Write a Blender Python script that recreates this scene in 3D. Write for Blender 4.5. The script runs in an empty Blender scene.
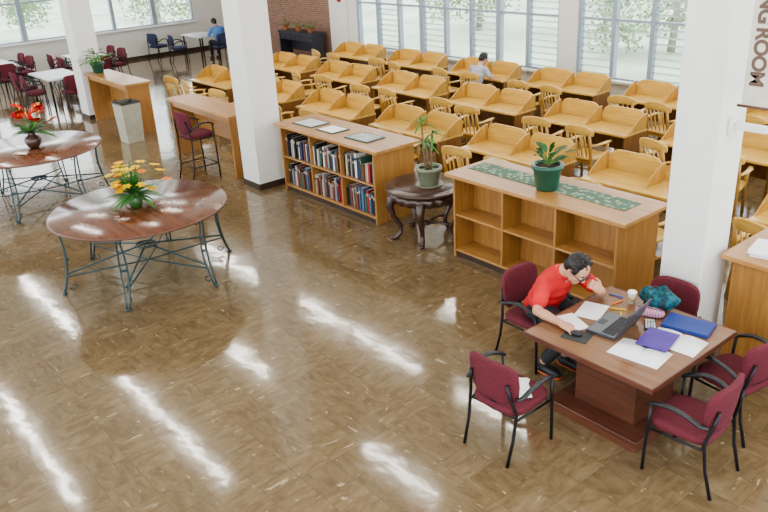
import bpy, math, random
from mathutils import Vector, Matrix, Euler
random.seed(7)
C=bpy.context.collection
pi=math.pi
V=Vector
# ---------------------------------------------------------------- materials
def newmat(name):
    m=bpy.data.materials.new(name); m.use_nodes=True
    nt=m.node_tree; b=nt.nodes["Principled BSDF"]
    return m,nt,b
def N(nt,t,**k):
    n=nt.nodes.new(t)
    for a,v in k.items():
        if a in n.inputs: n.inputs[a].default_value=v
        else: setattr(n,a,v)
    return n
def ramp(nt,stops):
    r=nt.nodes.new("ShaderNodeValToRGB"); e=r.color_ramp.elements
    while len(e)<len(stops): e.new(.5)
    for i,(p,c) in enumerate(stops): e[i].position=p; e[i].color=(*c,1)
    return r
def plain(name,col,rough=.5,metal=0,var=.12,scale=6,coat=0,spec=None):
    m,nt,b=newmat(name)
    tc=N(nt,"ShaderNodeTexCoord"); n=N(nt,"ShaderNodeTexNoise"); n.inputs["Scale"].default_value=scale; n.inputs["Detail"].default_value=4
    nt.links.new(tc.outputs["Object"],n.inputs["Vector"])
    r=ramp(nt,[(.3,tuple(c*(1-var) for c in col)),(.7,tuple(min(1,c*(1+var)) for c in col))])
    nt.links.new(n.outputs["Fac"],r.inputs["Fac"]); nt.links.new(r.outputs["Color"],b.inputs["Base Color"])
    b.inputs["Roughness"].default_value=rough; b.inputs["Metallic"].default_value=metal; b.inputs["Coat Weight"].default_value=coat
    if spec is not None: b.inputs["Specular IOR Level"].default_value=spec
    return m
def wood(name,c1,c2,rough=.35,axis=0,scale=1.0,coat=.2):
    m,nt,b=newmat(name)
    tc=N(nt,"ShaderNodeTexCoord"); mp=N(nt,"ShaderNodeMapping")
    s=[14*scale]*3; s[axis]=1.2*scale; mp.inputs["Scale"].default_value=s
    nt.links.new(tc.outputs["Object"],mp.inputs["Vector"])
    n=N(nt,"ShaderNodeTexNoise"); n.inputs["Scale"].default_value=1.6; n.inputs["Detail"].default_value=6; n.inputs["Distortion"].default_value=.6
    nt.links.new(mp.outputs[0],n.inputs["Vector"])
    r=ramp(nt,[(.3,c1),(.7,c2)]); nt.links.new(n.outputs["Fac"],r.inputs["Fac"]); nt.links.new(r.outputs["Color"],b.inputs["Base Color"])
    b.inputs["Roughness"].default_value=rough; b.inputs["Coat Weight"].default_value=coat; b.inputs["Coat Roughness"].default_value=.15
    return m
OAK=wood("oak_wood",(.31,.15,.045),(.45,.24,.08))
OAKV=wood("oak_wood_vertical",(.27,.125,.036),(.38,.195,.06),axis=2)
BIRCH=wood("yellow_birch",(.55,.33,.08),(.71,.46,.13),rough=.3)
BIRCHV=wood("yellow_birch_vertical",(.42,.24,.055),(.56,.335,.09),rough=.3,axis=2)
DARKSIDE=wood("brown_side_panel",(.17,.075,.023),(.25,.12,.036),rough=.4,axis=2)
CHAIRW=wood("chair_wood",(.38,.21,.05),(.52,.30,.08),rough=.3,axis=2)
REDWOOD=wood("red_brown_wood",(.10,.034,.016),(.185,.066,.031),rough=.18,scale=.7,coat=.5)
TABLETOP=wood("study_table_top",(.17,.084,.042),(.25,.132,.07),rough=.28,scale=.8,coat=.1)
MAHOG=wood("mahogany_dark",(.08,.027,.015),(.13,.048,.027),rough=.35)
CARVED=wood("carved_dark_wood",(.03,.014,.01),(.07,.033,.02),rough=.3,coat=.3)
EBONY=plain("dark_cabinet",(.03,.03,.04),.4)
IRON=plain("wrought_iron_teal",(.045,.08,.085),.45,.5)
BLACK=plain("black_metal",(.012,.012,.015),.35,.3)
BLACKP=plain("black_plastic",(.02,.02,.022),.4)
BURG=plain("burgundy_fabric",(.115,.014,.024),.85,scale=60,var=.25)
NAVY=plain("navy_fabric",(.03,.04,.09),.8)
WHITE=plain("white_paint",(.70,.69,.66),.5,var=.03)
WALLP=plain("wall_paint",(.70,.68,.63),.6,var=.03)
CEIL=plain("ceiling_paint",(.78,.78,.75),.7,var=.02)
BASEB=plain("baseboard_vinyl",(.05,.03,.02),.4)
PAPER=plain("paper",(.85,.85,.86),.6,var=.03)
FRAMEM=plain("window_frame_metal",(.30,.35,.40),.4,.1,var=.03)
GREYP=plain("grey_laminate",(.55,.57,.58),.35)
BIN=plain("grey_beige_bin",(.38,.37,.29),.5)
BAGL=plain("bin_liner",(.09,.09,.08),.4)
SKIN=plain("skin",(.50,.27,.17),.5,var=.06)
HAIR=plain("black_hair",(.012,.010,.009),.45,scale=90,var=.6)
LEAF=plain("leaf_green",(.045,.17,.025),.5,var=.45,scale=12)
LEAF2=plain("leaf_dark_green",(.022,.10,.026),.55,var=.4,scale=12)
SOIL=plain("soil",(.05,.03,.02),.9,scale=40)
POTG=plain("green_glazed_pot",(.010,.085,.055),.3,coat=.3)
POTS=plain("sage_pot",(.17,.18,.12),.4)
POTT=plain("terracotta_pot",(.40,.16,.08),.6)
YEL=plain("yellow_petal",(.88,.58,.01),.5)
ORG=plain("orange_petal",(.80,.22,.02),.5)
RED=plain("red_petal",(.42,.008,.01),.5,spec=.2)
VASEB=plain("brown_vase",(.06,.028,.018),.2,coat=.3)
VASEG=plain("green_vase",(.04,.12,.025),.2)
REDSH=plain("red_shirt",(.52,.022,.022),.85,var=.15,scale=8)
BLUESH=plain("blue_shirt",(.10,.22,.48),.8)
WHSH=plain("pale_shirt",(.40,.42,.48),.8)
DARKP=plain("charcoal_trousers",(.025,.025,.03),.8)
SHOEM=plain("dark_shoe",(.018,.018,.02),.5)
SHOEO=plain("orange_trim",(.45,.11,.03),.6)
LAPT=plain("laptop_shell",(.06,.065,.08),.3,.3)
KEYS=plain("keyboard_keys",(.02,.02,.025),.5)
KEYBASE=plain("laptop_deck",(.16,.17,.19),.35,.4)
PURP=plain("purple_folder",(.09,.045,.28),.45)
BLUEF=plain("blue_folder",(.02,.045,.22),.45)
TEAL=plain("teal_backpack",(.008,.075,.10),.85,var=.9,scale=22)
CUPM=plain("cup_white",(.85,.83,.78),.5)
STEM=plain("stem_green",(.12,.22,.05),.5)
WOODSTEM=plain("stem_brown",(.2,.12,.06),.7)
GLV,nt_,b_=newmat("louver_glass"); b_.inputs["Base Color"].default_value=(.80,.86,.88,1); b_.inputs["Roughness"].default_value=.12; b_.inputs["Transmission Weight"].default_value=.8; b_.inputs["IOR"].default_value=1.3

def screenmat():
    m,nt,b=newmat("laptop_screen"); b.inputs["Base Color"].default_value=(.02,.02,.03,1)
    b.inputs["Emission Color"].default_value=(.7,.8,1,1); b.inputs["Emission Strength"].default_value=.8; return m
SCREEN=screenmat()
LAMPS=46
def lampmat():
    m,nt,b=newmat("lamp_diffuser"); b.inputs["Base Color"].default_value=(.9,.9,.9,1)
    b.inputs["Emission Color"].default_value=(1,.96,.90,1); b.inputs["Emission Strength"].default_value=LAMPS; return m
LAMP=lampmat()
def floormat():
    m,nt,b=newmat("vinyl_tile_floor"); L=nt.links.new
    tc=N(nt,"ShaderNodeTexCoord")
    T=.305
    sc=N(nt,"ShaderNodeVectorMath",operation="SCALE"); sc.inputs["Scale"].default_value=1/T; L(tc.outputs["Object"],sc.inputs[0])
    fl=N(nt,"ShaderNodeVectorMath",operation="FLOOR"); L(sc.outputs[0],fl.inputs[0])
    wn=N(nt,"ShaderNodeTexWhiteNoise",noise_dimensions="3D"); L(fl.outputs[0],wn.inputs["Vector"])
    gt=N(nt,"ShaderNodeMath",operation="GREATER_THAN"); L(wn.outputs["Value"],gt.inputs[0]); gt.inputs[1].default_value=.5
    off=N(nt,"ShaderNodeVectorMath",operation="MULTIPLY_ADD"); L(wn.outputs["Color"],off.inputs[0]); off.inputs[1].default_value=(37,41,0); L(tc.outputs["Object"],off.inputs[2])
    def layer(a,b_,det,rough,dist):
        o=[]
        for s in ((a,b_,1),(b_,a,1)):
            mp=N(nt,"ShaderNodeMapping"); mp.inputs["Scale"].default_value=s; L(off.outputs[0],mp.inputs["Vector"])
            n=N(nt,"ShaderNodeTexNoise"); n.inputs["Scale"].default_value=1.0; n.inputs["Detail"].default_value=det; n.inputs["Roughness"].default_value=rough; n.inputs["Distortion"].default_value=dist
            L(mp.outputs[0],n.inputs["Vector"]); o.append(n)
        mx=N(nt,"ShaderNodeMix",data_type="FLOAT"); L(gt.outputs[0],mx.inputs["Factor"]); L(o[0].outputs["Fac"],mx.inputs["A"]); L(o[1].outputs["Fac"],mx.inputs["B"]); return mx
    base=layer(5,13,5,.62,.5); fleck=layer(5.5,19,4,.58,.7)
    r=ramp(nt,[(.30,(.128,.086,.044)),(.50,(.178,.124,.066)),(.70,(.212,.155,.088))]); L(base.outputs["Result"],r.inputs["Fac"])
    rf=ramp(nt,[(.635,(0,0,0)),(.70,(1,1,1))]); L(fleck.outputs["Result"],rf.inputs["Fac"])
    fm=N(nt,"ShaderNodeMath",operation="MULTIPLY"); L(rf.outputs["Color"],fm.inputs[0]); fm.inputs[1].default_value=.62
    m0=N(nt,"ShaderNodeMix",data_type="RGBA"); L(fm.outputs[0],m0.inputs["Factor"]); L(r.outputs["Color"],m0.inputs["A"]); m0.inputs["B"].default_value=(.46,.39,.27,1)
    mr=N(nt,"ShaderNodeMapRange"); mr.inputs["To Min"].default_value=.91; mr.inputs["To Max"].default_value=1.08; L(wn.outputs["Value"],mr.inputs["Value"])
    ml=N(nt,"ShaderNodeVectorMath",operation="SCALE"); L(m0.outputs["Result"],ml.inputs[0]); L(mr.outputs[0],ml.inputs["Scale"])
    fr=N(nt,"ShaderNodeVectorMath",operation="FRACTION"); L(sc.outputs[0],fr.inputs[0])
    sp=N(nt,"ShaderNodeSeparateXYZ"); L(fr.outputs[0],sp.inputs[0])
    mn=N(nt,"ShaderNodeMath",operation="MINIMUM"); L(sp.outputs[0],mn.inputs[0]); L(sp.outputs[1],mn.inputs[1])
    lt=N(nt,"ShaderNodeMath",operation="LESS_THAN"); L(mn.outputs[0],lt.inputs[0]); lt.inputs[1].default_value=.018
    mm=N(nt,"ShaderNodeMath",operation="MULTIPLY"); L(lt.outputs[0],mm.inputs[0]); mm.inputs[1].default_value=.35
    m2=N(nt,"ShaderNodeMix",data_type="RGBA"); L(mm.outputs[0],m2.inputs["Factor"]); L(ml.outputs[0],m2.inputs["A"]); m2.inputs["B"].default_value=(.07,.045,.025,1)
    L(m2.outputs["Result"],b.inputs["Base Color"])
    b.inputs["Roughness"].default_value=.10; b.inputs["Specular IOR Level"].default_value=.55
    b.inputs["Coat Weight"].default_value=.12; b.inputs["Coat Roughness"].default_value=.04
    bn=N(nt,"ShaderNodeTexNoise"); bn.inputs["Scale"].default_value=2.4; bn.inputs["Detail"].default_value=3; L(tc.outputs["Object"],bn.inputs["Vector"])
    ad=N(nt,"ShaderNodeMath",operation="MULTIPLY_ADD"); L(wn.outputs["Value"],ad.inputs[0]); ad.inputs[1].default_value=.03; L(bn.outputs["Fac"],ad.inputs[2])
    bp=N(nt,"ShaderNodeBump"); bp.inputs["Strength"].default_value=.065; bp.inputs["Distance"].default_value=.05; L(ad.outputs[0],bp.inputs["Height"]); L(bp.outputs[0],b.inputs["Normal"]); L(bp.outputs[0],b.inputs["Coat Normal"])
    return m
def brickmat():
    m,nt,b=newmat("brick"); tc=N(nt,"ShaderNodeTexCoord"); mp=N(nt,"ShaderNodeMapping"); mp.inputs["Rotation"].default_value=(pi/2,0,0); br=N(nt,"ShaderNodeTexBrick")
    br.inputs["Color1"].default_value=(.25,.12,.075,1); br.inputs["Color2"].default_value=(.17,.085,.055,1); br.inputs["Mortar"].default_value=(.36,.30,.25,1)
    br.inputs["Scale"].default_value=4; br.inputs["Mortar Size"].default_value=.015
    nt.links.new(tc.outputs["Object"],mp.inputs[0]); nt.links.new(mp.outputs[0],br.inputs["Vector"]); nt.links.new(br.outputs["Color"],b.inputs["Base Color"]); b.inputs["Roughness"].default_value=.8
    return m
def runnermat():
    m,nt,b=newmat("green_patterned_runner"); tc=N(nt,"ShaderNodeTexCoord")
    w=N(nt,"ShaderNodeTexVoronoi"); w.inputs["Scale"].default_value=16; nt.links.new(tc.outputs["Object"],w.inputs["Vector"])
    r=ramp(nt,[(.0,(.42,.45,.30)),(.34,(.26,.32,.22)),(.42,(.10,.17,.12)),(1,(.07,.14,.10))]); nt.links.new(w.outputs["Distance"],r.inputs["Fac"])
    nt.links.new(r.outputs["Color"],b.inputs["Base Color"]); b.inputs["Roughness"].default_value=.8; return m
# ---------------------------------------------------------------- mesh builder
class M:
    def __init__(s): s.v=[];s.f=[];s.sm=[];s.mi=[];s.cur=0
    def add(s,vs,fs,smooth=True,T=None):
        o=len(s.v)
        s.v+= [tuple((T@V(p)) if T is not None else p) for p in vs]
        s.f+= [tuple(i+o for i in f) for f in fs]; s.sm+=[smooth]*len(fs); s.mi+=[s.cur]*len(fs); return s
    def box(s,c,d,T=None,rot=None):
        x,y,z=(a/2 for a in d)
        vs=[V((i*x,j*y,k*z)) for i in(-1,1) for j in(-1,1) for k in(-1,1)]
        if rot is not None: vs=[Euler(rot).to_matrix()@p for p in vs]
        vs=[p+V(c) for p in vs]
        return s.add([tuple(p) for p in vs],[(0,1,3,2),(4,6,7,5),(0,4,5,1),(2,3,7,6),(0,2,6,4),(1,5,7,3)],False,T)
    def bb(s,x0,x1,y0,y1,z0,z1,T=None): return s.box(((x0+x1)/2,(y0+y1)/2,(z0+z1)/2),(x1-x0,y1-y0,z1-z0),T)
    def tube(s,pts,r,n=8,T=None,flat=1.0,cap=True):
        pts=[V(p) for p in pts]; k=len(pts); rs=r if isinstance(r,(list,tuple)) else [r]*k
        vs=[];fs=[];up=None
        for i in range(k):
            t=(pts[min(i+1,k-1)]-pts[max(i-1,0)]).normalized()
            if up is None:
                a=V((0,0,1)) if abs(t.z)<.9 else V((1,0,0)); up=(a-t*a.dot(t)).normalized()
            else: up=(up-t*up.dot(t)).normalized()
            sd=t.cross(up)
            for j in range(n):
                a=2*pi*j/n; vs.append(tuple(pts[i]+up*math.cos(a)*rs[i]*flat+sd*math.sin(a)*rs[i]))
        for i in range(k-1):
            for j in range(n): fs.append((i*n+j,i*n+(j+1)%n,(i+1)*n+(j+1)%n,(i+1)*n+j))
        if cap: fs.append(tuple(range(n))[::-1]); fs.append(tuple((k-1)*n+j for j in range(n)))
        return s.add(vs,fs,True,T)
    def lathe(s,prof,n=24,c=(0,0,0),T=None,mod=None,smooth=True):
        vs=[];fs=[];k=len(prof)
        for i,(r,z) in enumerate(prof):
            for j in range(n):
                a=2*pi*j/n; rr=r*(mod(a,z) if mod else 1); vs.append((c[0]+rr*math.cos(a),c[1]+rr*math.sin(a),c[2]+z))
        for i in range(k-1):
            for j in range(n): fs.append((i*n+j,i*n+(j+1)%n,(i+1)*n+(j+1)%n,(i+1)*n+j))
        fs.append(tuple(range(n))[::-1]); fs.append(tuple((k-1)*n+j for j in range(n)))
        return s.add(vs,fs,smooth,T)
    def ell(s,c,rad,e=1.0,nu=20,nv=12,T=None,fn=None,R=None):
        vs=[];fs=[]
        def pw(a): return math.copysign(abs(a)**e,a)
        for i in range(nv+1):
            ph=-pi/2+pi*i/nv
            for j in range(nu):
                th=2*pi*j/nu
                p=V((pw(math.cos(ph))*pw(math.cos(th))*rad[0],pw(math.cos(ph))*pw(math.sin(th))*rad[1],pw(math.sin(ph))*rad[2]))
                if fn: p=V(fn(p))
                if R is not None: p=R@p
                vs.append(tuple(p+V(c)))
        for i in range(nv):
            for j in range(nu): fs.append((i*nu+j,i*nu+(j+1)%nu,(i+1)*nu+(j+1)%nu,(i+1)*nu+j))
        return s.add(vs,fs,True,T)
    def prism(s,poly,ax,a0,a1,T=None):
        n=len(poly); vs=[]
        for a in (a0,a1):
            for p in poly:
                q=list(p); q.insert(ax,a); vs.append(tuple(q))
        fs=[tuple(range(n))[::-1],tuple(range(n,2*n))]+[(i,(i+1)%n,n+(i+1)%n,n+i) for i in range(n)]
        return s.add(vs,fs,False,T)
    def caps(s,p,q,r1,r2,n=12):
        p=V(p);q=V(q)
        s.ell(p,(r1,r1,r1),nu=n,nv=8); s.ell(q,(r2,r2,r2),nu=n,nv=8)
        k=6; return s.tube([p.lerp(q,i/k) for i in range(k+1)],[r1+(r2-r1)*i/k for i in range(k+1)],n)
    def leaf(s,p,d,L,w,droop=.3,n=6,fold=.15,T=None):
        p=V(p);d=V(d).normalized(); sd=d.cross(V((0,0,1)))
        sd=sd.normalized() if sd.length>.01 else V((1,0,0))
        vs=[];fs=[]
        for i in range(n+1):
            t=i/n; c=p+d*L*t+V((0,0,-droop*L*t*t)); ww=w*math.sin(pi*min(1,t*.93+.07))**.8
            up=sd.cross(d)
            vs+=[tuple(c-sd*ww+up*ww*fold),tuple(c),tuple(c+sd*ww+up*ww*fold)]
        for i in range(n):
            a=i*3; fs+=[(a,a+1,a+4,a+3),(a+1,a+2,a+5,a+4)]
        return s.add(vs,fs,True,T)
    def mesh(s,name,mats):
        me=bpy.data.meshes.new(name); me.from_pydata(s.v,[],s.f)
        me.polygons.foreach_set("use_smooth",s.sm); me.polygons.foreach_set("material_index",s.mi)
        for m in (mats if isinstance(mats,(list,tuple)) else [mats]): me.materials.append(m)
        me.update(); return me
def ob(name,me,parent=None,loc=(0,0,0),rot=(0,0,0),bev=0,seg=2):
    o=bpy.data.objects.new(name,me); C.objects.link(o); o.location=loc; o.rotation_euler=rot
    if parent: o.parent=parent
    if bev:
        b=o.modifiers.new("bevel","BEVEL"); b.width=bev; b.segments=seg; b.limit_method='ANGLE'
    return o
def P(name,m,mat,bev=0,label=None,kids=()): return (name,m.mesh(name,mat) if isinstance(m,M) else m,bev,label,kids)
def addparts(parent,parts):
    for p in parts:
        o=ob(p[0],p[1],parent,bev=p[2])
        if p[3]: o["label"]=p[3]
        if p[4]: addparts(o,p[4])
def thing(name,label,cat,loc,rz,parts,group=None,rot=None,scale=None):
    e=bpy.data.objects.new(name,None); C.objects.link(e); e.empty_display_size=.1
    e.location=loc; e.rotation_euler=rot if rot else (0,0,rz)
    if scale: e.scale=(scale,)*3
    e["label"]=label; e["category"]=cat
    if group: e["group"]=group
    addparts(e,parts); return e
def single(name,label,cat,me,loc=(0,0,0),rz=0,bev=0,group=None,rot=None):
    o=ob(name,me,None,loc,rot if rot else (0,0,rz),bev); o["label"]=label; o["category"]=cat
    if group: o["group"]=group
    return o
def struct(name,m,mat,bev=0,label=None):
    o=ob(name,m.mesh(name,mat) if isinstance(m,M) else m,None,bev=bev); o["kind"]="structure"
    if label: o["label"]=label
    return o
# ---------------------------------------------------------------- camera
cd=bpy.data.cameras.new("camera"); cam=bpy.data.objects.new("camera",cd); C.objects.link(cam)
F=V((-.7159,.5706,-.4026));R2=V((.6401,.7666,-.0517));U2=V((-.2791,.2947,.9140))
mt=Matrix((R2,U2,-F)).transposed().to_4x4(); mt.translation=V((0,0,4)); cam.matrix_world=mt
cd.sensor_width=36; cd.lens=770.2/768*36; cd.clip_end=300; cd.clip_start=.05
bpy.context.scene.camera=cam
try: bpy.context.scene.view_settings.look='AgX - Medium High Contrast'
except Exception as ex: print("look",ex)
# ---------------------------------------------------------------- room
XL,YB,HC=-26.0,14.0,5.5
FLOOR=floormat(); BRICK=brickmat()
struct("floor",M().bb(XL-.2,3,-4,YB+.2,-.1,0),FLOOR)
struct("ceiling",M().bb(XL-.2,3,-4,YB+.2,HC,HC+.15),CEIL)
m=M(); m.bb(-18.6,3,YB,YB+.2,0,.6); m.bb(-18.6,3,YB,YB+.2,4.3,HC)
for a,b in((-18.6,-18.2),(-11.0,-10.5),(-3.4,-2.9),(2.6,3)): m.bb(a,b,YB,YB+.2,.6,4.3)
struct("wall_back",m,WALLP)
struct("wall_corner",M().bb(-19.45,-18.6,YB-.05,YB+.2,0,HC),WALLP)
struct("wall_brick",M().bb(XL,-19.45,YB,YB+.2,0,HC),BRICK,label="brown brick wall behind the dark cabinet")
m=M(); m.bb(XL-.2,XL,-4,YB,0,1.0); m.bb(XL-.2,XL,-4,YB,3.6,HC); m.bb(XL-.2,XL,12.8,YB,1.0,3.6); m.bb(XL-.2,XL,-4,-1.5,1,3.6)
struct("wall_left",m,WALLP)
struct("trim_1",M().bb(XL,XL+.12,-1.5,12.8,.97,1.02),WHITE)
struct("trim_2",M().bb(-18.2,2.6,YB-.12,YB,.58,.63),WHITE)
struct("baseboard_back",M().bb(-18.6,3,YB-.015,YB,0,.1),BASEB)
struct("baseboard_left",M().bb(XL,XL+.015,-4,YB,0,.1),BASEB)
def window(n,L,z0,z1,loc,rz,mod,jal,fw=.045,bars=(.33,)):
    k=max(1,round(L/mod)); w=L/k
    fr=M(); lv=M(); fr.bb(0,L,0,.10,z0,z0+.06); fr.bb(0,L,0,.10,z1-.06,z1)
    for i in range(k+1):
        x=i*w; f=fw*(1.5 if i%3==0 else 1); fr.bb(x-f,x+f,-.02,.11,z0,z1)
    for q in bars:
        zm=z0+(z1-z0)*q; fr.bb(0,L,.0,.08,zm-.025,zm+.025)
    for i in range(k):
        if jal(i):
            z=z0+.10
            while z<z1-.08:
                lv.box(((i+.5)*w,.05,z),(w-.09,.006,.085),rot=(.95,0,0)); z+=.14
    o=struct("window_%d"%n,fr,FRAMEM); o.location=loc; o.rotation_euler=(0,0,rz)
    if lv.v: ob("louver",lv.mesh("louver",GLV),o)
window(1,7.2,.6,4.3,(-18.2,YB+.05,0),0,.9,lambda i:i%2==1)
window(2,7.1,.6,4.3,(-10.5,YB+.05,0),0,.9,lambda i:i%2==0)
window(3,5.5,.6,4.3,(-2.9,YB+.05,0),0,.9,lambda i:i%2==1)
window(4,14.3,1.0,3.6,(XL-.05,-1.5,0),pi/2,1.43,lambda i:False,.05,(.45,))
cols=((-18.76,5.98,.51,.51),(-11.16,5.98,.51,.51),(-3.44,6.0,.40,.43))
for i,(x,y,a,b) in enumerate(cols):
    struct("column_%d"%(i+1),M().bb(x,x+a,y,y+b,0,HC),WHITE,bev=.01)
    struct("trim_%d"%(i+3),M().bb(x-.012,x+a+.012,y-.012,y+b+.012,0,.10),BASEB)
# outside
GRASS=plain("lawn",(.46,.52,.40),.9,var=.25,scale=.4)
gr=M().bb(-70,30,YB+.2,80,-.5,-.3).bb(-80,XL-.2,-30,YB+.2,-.5,-.3)
struct("ground",gr,GRASS)
HEDGE=plain("hedge_leaves",(.32,.42,.27),.9,var=.35,scale=2)
TRUNK=plain("tree_trunk",(.34,.31,.27),.9)
random.seed(9)
def leafcloud(m,c,r,n,s):
    for k in range(n):
        d=V((random.gauss(0,1),random.gauss(0,1),random.gauss(0,1))); d=d.normalized()*random.uniform(.3,1.0); p=V(c)+V((d.x*r[0],d.y*r[1],d.z*r[2]))
        a=V((random.gauss(0,1),random.gauss(0,1),random.gauss(0,1))).normalized()*s; q=a.orthogonal().normalized()*s*.7
        m.add([tuple(p-a),tuple(p+q),tuple(p+a),tuple(p-q)],[(0,1,2,3)],False)
for (x,y,h) in((-22,23,1.9),(-17.5,25,2.2),(-13,22,1.7),(-9.0,24,2.2),(-4,22.5,1.8),(-35,5,2.2),(-37,10,2.4),(-34,15,2.0),(-38,0,2.4),(-15,32,2.6)):
    fo=M(); tr=M().tube([(0,0,-.3),(.1,0,h*.5),(0,.1,h)],[.13,.10,.07],8)
    for k in range(9): leafcloud(fo,(random.uniform(-1.9,1.9),random.uniform(-1,1),h+random.uniform(-1.5,1.0)),(1.2,1.1,.8),190,.08)
    thing("tree","leafy green tree outside the windows","tree",(x,y,0),0,[P("trunk",tr,TRUNK),P("foliage",fo,HEDGE)],group="trees outside")
# ---------------------------------------------------------------- ceiling lights, plus added unseen fill fixtures
def light(x0,x1,y):
    L=x1-x0
    h=M().bb(-L/2,L/2,-.08,.08,-.08,0); d=M().bb(-L/2+.02,L/2-.02,-.05,.05,-.10,-.08)
    thing("ceiling_light","long white fluorescent ceiling light fixture","light",((x0+x1)/2,y,HC),0,[P("housing",h,WHITE),P("diffuser",d,LAMP)],group="fluorescent ceiling lights")
for a in ((-17.1,-14.6,2.4),(-14.4,-12.2,2.4),(-16.2,-13.7,4.7),(-13.5,-10.9,4.7),(-23.6,-21.3,4.7),(-21.1,-18.9,4.7),(-10,-7.9,7.2),(-15.6,-13.5,7.2),(-16.3,-13.9,9.8),(-13.7,-11.2,9.8),(-10.1,-7.8,9.8),(-8,-4,12.2),(-14,-10,12.4),(-22,-18,9.8),(-6,-2.5,4.7),(-3.5,-.5,9.8),(-3,1,2.0),(-3,1,7.2),(-2,2,12.2),(-20,-16,12.4)): light(*a)  # streak-matched fixtures come first; the unseen later ones are added to brighten the room
# ---------------------------------------------------------------- low bookcases
SW,SD,SH=2.36,.74,1.1
def bookcase(loc,label,closed=False):
    x0,x1,y0,y1=-SW/2,SW/2,0,SD
    t=.03
    top=M().bb(x0-.1,x1+.1,y0-.05,y1+.05,SH-.045,SH)
    body=M(); body.bb(x0,x0+t,y0,y1,.0,SH-.045); body.bb(x1-t,x1,y0,y1,0,SH-.045)
    body.bb(x0+t,x1-t,y0+.33,y0+.35,.08,SH-.045); body.bb(x0+t,x1-t,y0+.35,y1-.02,.08,.10); body.bb(x0+t,x1-t,y1-.02,y1,.08,SH-.045)
    w=(SW-2*t)/3
    for i in(1,2): body.bb(x0+t+w*i-.014,x0+t+w*i+.014,y0+.005,y0+.33,.1,SH-.045)
    sh=M().bb(x0+t,x1-t,y0+.01,y0+.33,.08,.11)
    mid=M().bb(x0+t,x1-t,y0+.012,y0+.33,.555,.58)
    kick=M().bb(x0+t,x1-t,y0+.03,y0+.05,0,.08)
    parts=[P("top",top,OAK,.006),P("body",body,OAKV,.003),P("shelf",sh,OAK,.003),P("shelf",mid,OAK,.003),P("kickboard",kick,BASEB)]
    if closed: parts.append(P("front_panel",M().bb(x0+t,x1-t,y0+.0,y0+.01,.11,SH-.045),OAKV,.002))
    return thing("low_bookcase",label,"bookcase",loc,0,parts)
S1=(-9.18,6.29,0);S2=(-5.28,6.29,0);S3=(-1.72,6.27,0)
bookcase(S1,"low oak bookcase filled with rows of books")
bookcase(S2,"low oak bookcase with empty shelves, patterned runner on top")
bookcase(S3,"low oak cabinet beside the white column, papers on top",True)
bc=[((.03,.04,.10),"navy"),((.02,.02,.02),"black"),((.70,.68,.62),"white"),((.20,.07,.04),"brown"),((.33,.03,.03),"red"),((.08,.14,.24),"blue"),((.40,.34,.24),"tan"),((.04,.11,.07),"green"),((.26,.25,.24),"grey")]
bmats=[plain("book_cover_"+n,c,.5) for c,n in bc]
t=.03; w=(SW-2*t)/3
for lev,z in((0,.112),(1,.582)):
    for bay in range(3):
        x=S1[0]-SW/2+t+w*bay+.02; xe=x+w*(.93 if (bay,lev)!=(0,0) else .8)-.04
        while x<xe:
            th=random.uniform(.026,.058); h=random.uniform(.24,.36); d=random.uniform(.17,.22); mi=random.choice([0,1,1,2,2,3,3,4,5,6,7,8,2,1])
            if bay==0 and lev==1: mi=random.choice([0,1,1,3,2]); th*=.8
            b=M(); b.bb(0,.003,0,d,0,h); b.bb(th-.003,th,0,d,0,h); b.bb(0,th,0,.004,0,h)
            b.cur=1; b.bb(.003,th-.003,.004,d-.006,.004,h-.004)
            if h>.28 and random.random()<.6: b.cur=2; b.bb(.002,th-.002,-.001,0,h*.72,h*.84)
            me=b.mesh("book",[bmats[mi],PAPER,bmats[6] if mi!=2 else bmats[0]])
            single("book","%s-covered hardback book standing on the bookcase shelf"%bc[mi][1],"book",me,(x,S1[1]+.04+random.uniform(0,.03),z),0,group="books on the low bookcase shelves")
            x+=th+random.uniform(.001,.004)
SHG=plain("sheet_green",(.30,.35,.34),.4,var=.5,scale=25); MD=plain("mat_dark",(.05,.07,.07),.5)
for (x,y,sx,sy,rz,mt_) in ((-9.95,6.62,.5,.38,.02,GREYP),(-9.35,6.60,.42,.34,0,PAPER),(-8.6,6.62,.5,.36,.05,SHG)):
    b=M(); b.bb(-sx/2,sx/2,-sy/2,sy/2,0,.012)
    i_=M(); i_.bb(-sx/2+.03,sx/2-.03,-sy/2+.03,sy/2-.03,.012,.015)
    thing("display_sheet","flat framed display sheet lying on the bookcase","display",(x,y,SH+.001),rz,[P("frame",b,MD),P("sheet",i_,mt_)],group="display sheets on the bookcase")
rn=M(); rn.bb(-1.18,1.06,-.15,.15,0,.006)
single("table_runner","grey-green and cream patterned cloth runner on the bookcase","cloth",rn.mesh("table_runner",runnermat()),(S2[0],S2[1]+.42,SH+.001))
for k in range(3):
    b=M(); 
    for q in range(6): b.box((random.uniform(-.015,.015),random.uniform(-.015,.015),.006+q*.012),(.36,.28,.011),rot=(0,0,random.uniform(-.08,.08)))
    single("paper_stack","loose stack of white papers on the bookcase","paper",b.mesh("paper_stack",PAPER),(-2.66+k*.45,6.50+.06*k,SH+.001),.2*k+.2,group="paper stacks")
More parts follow.
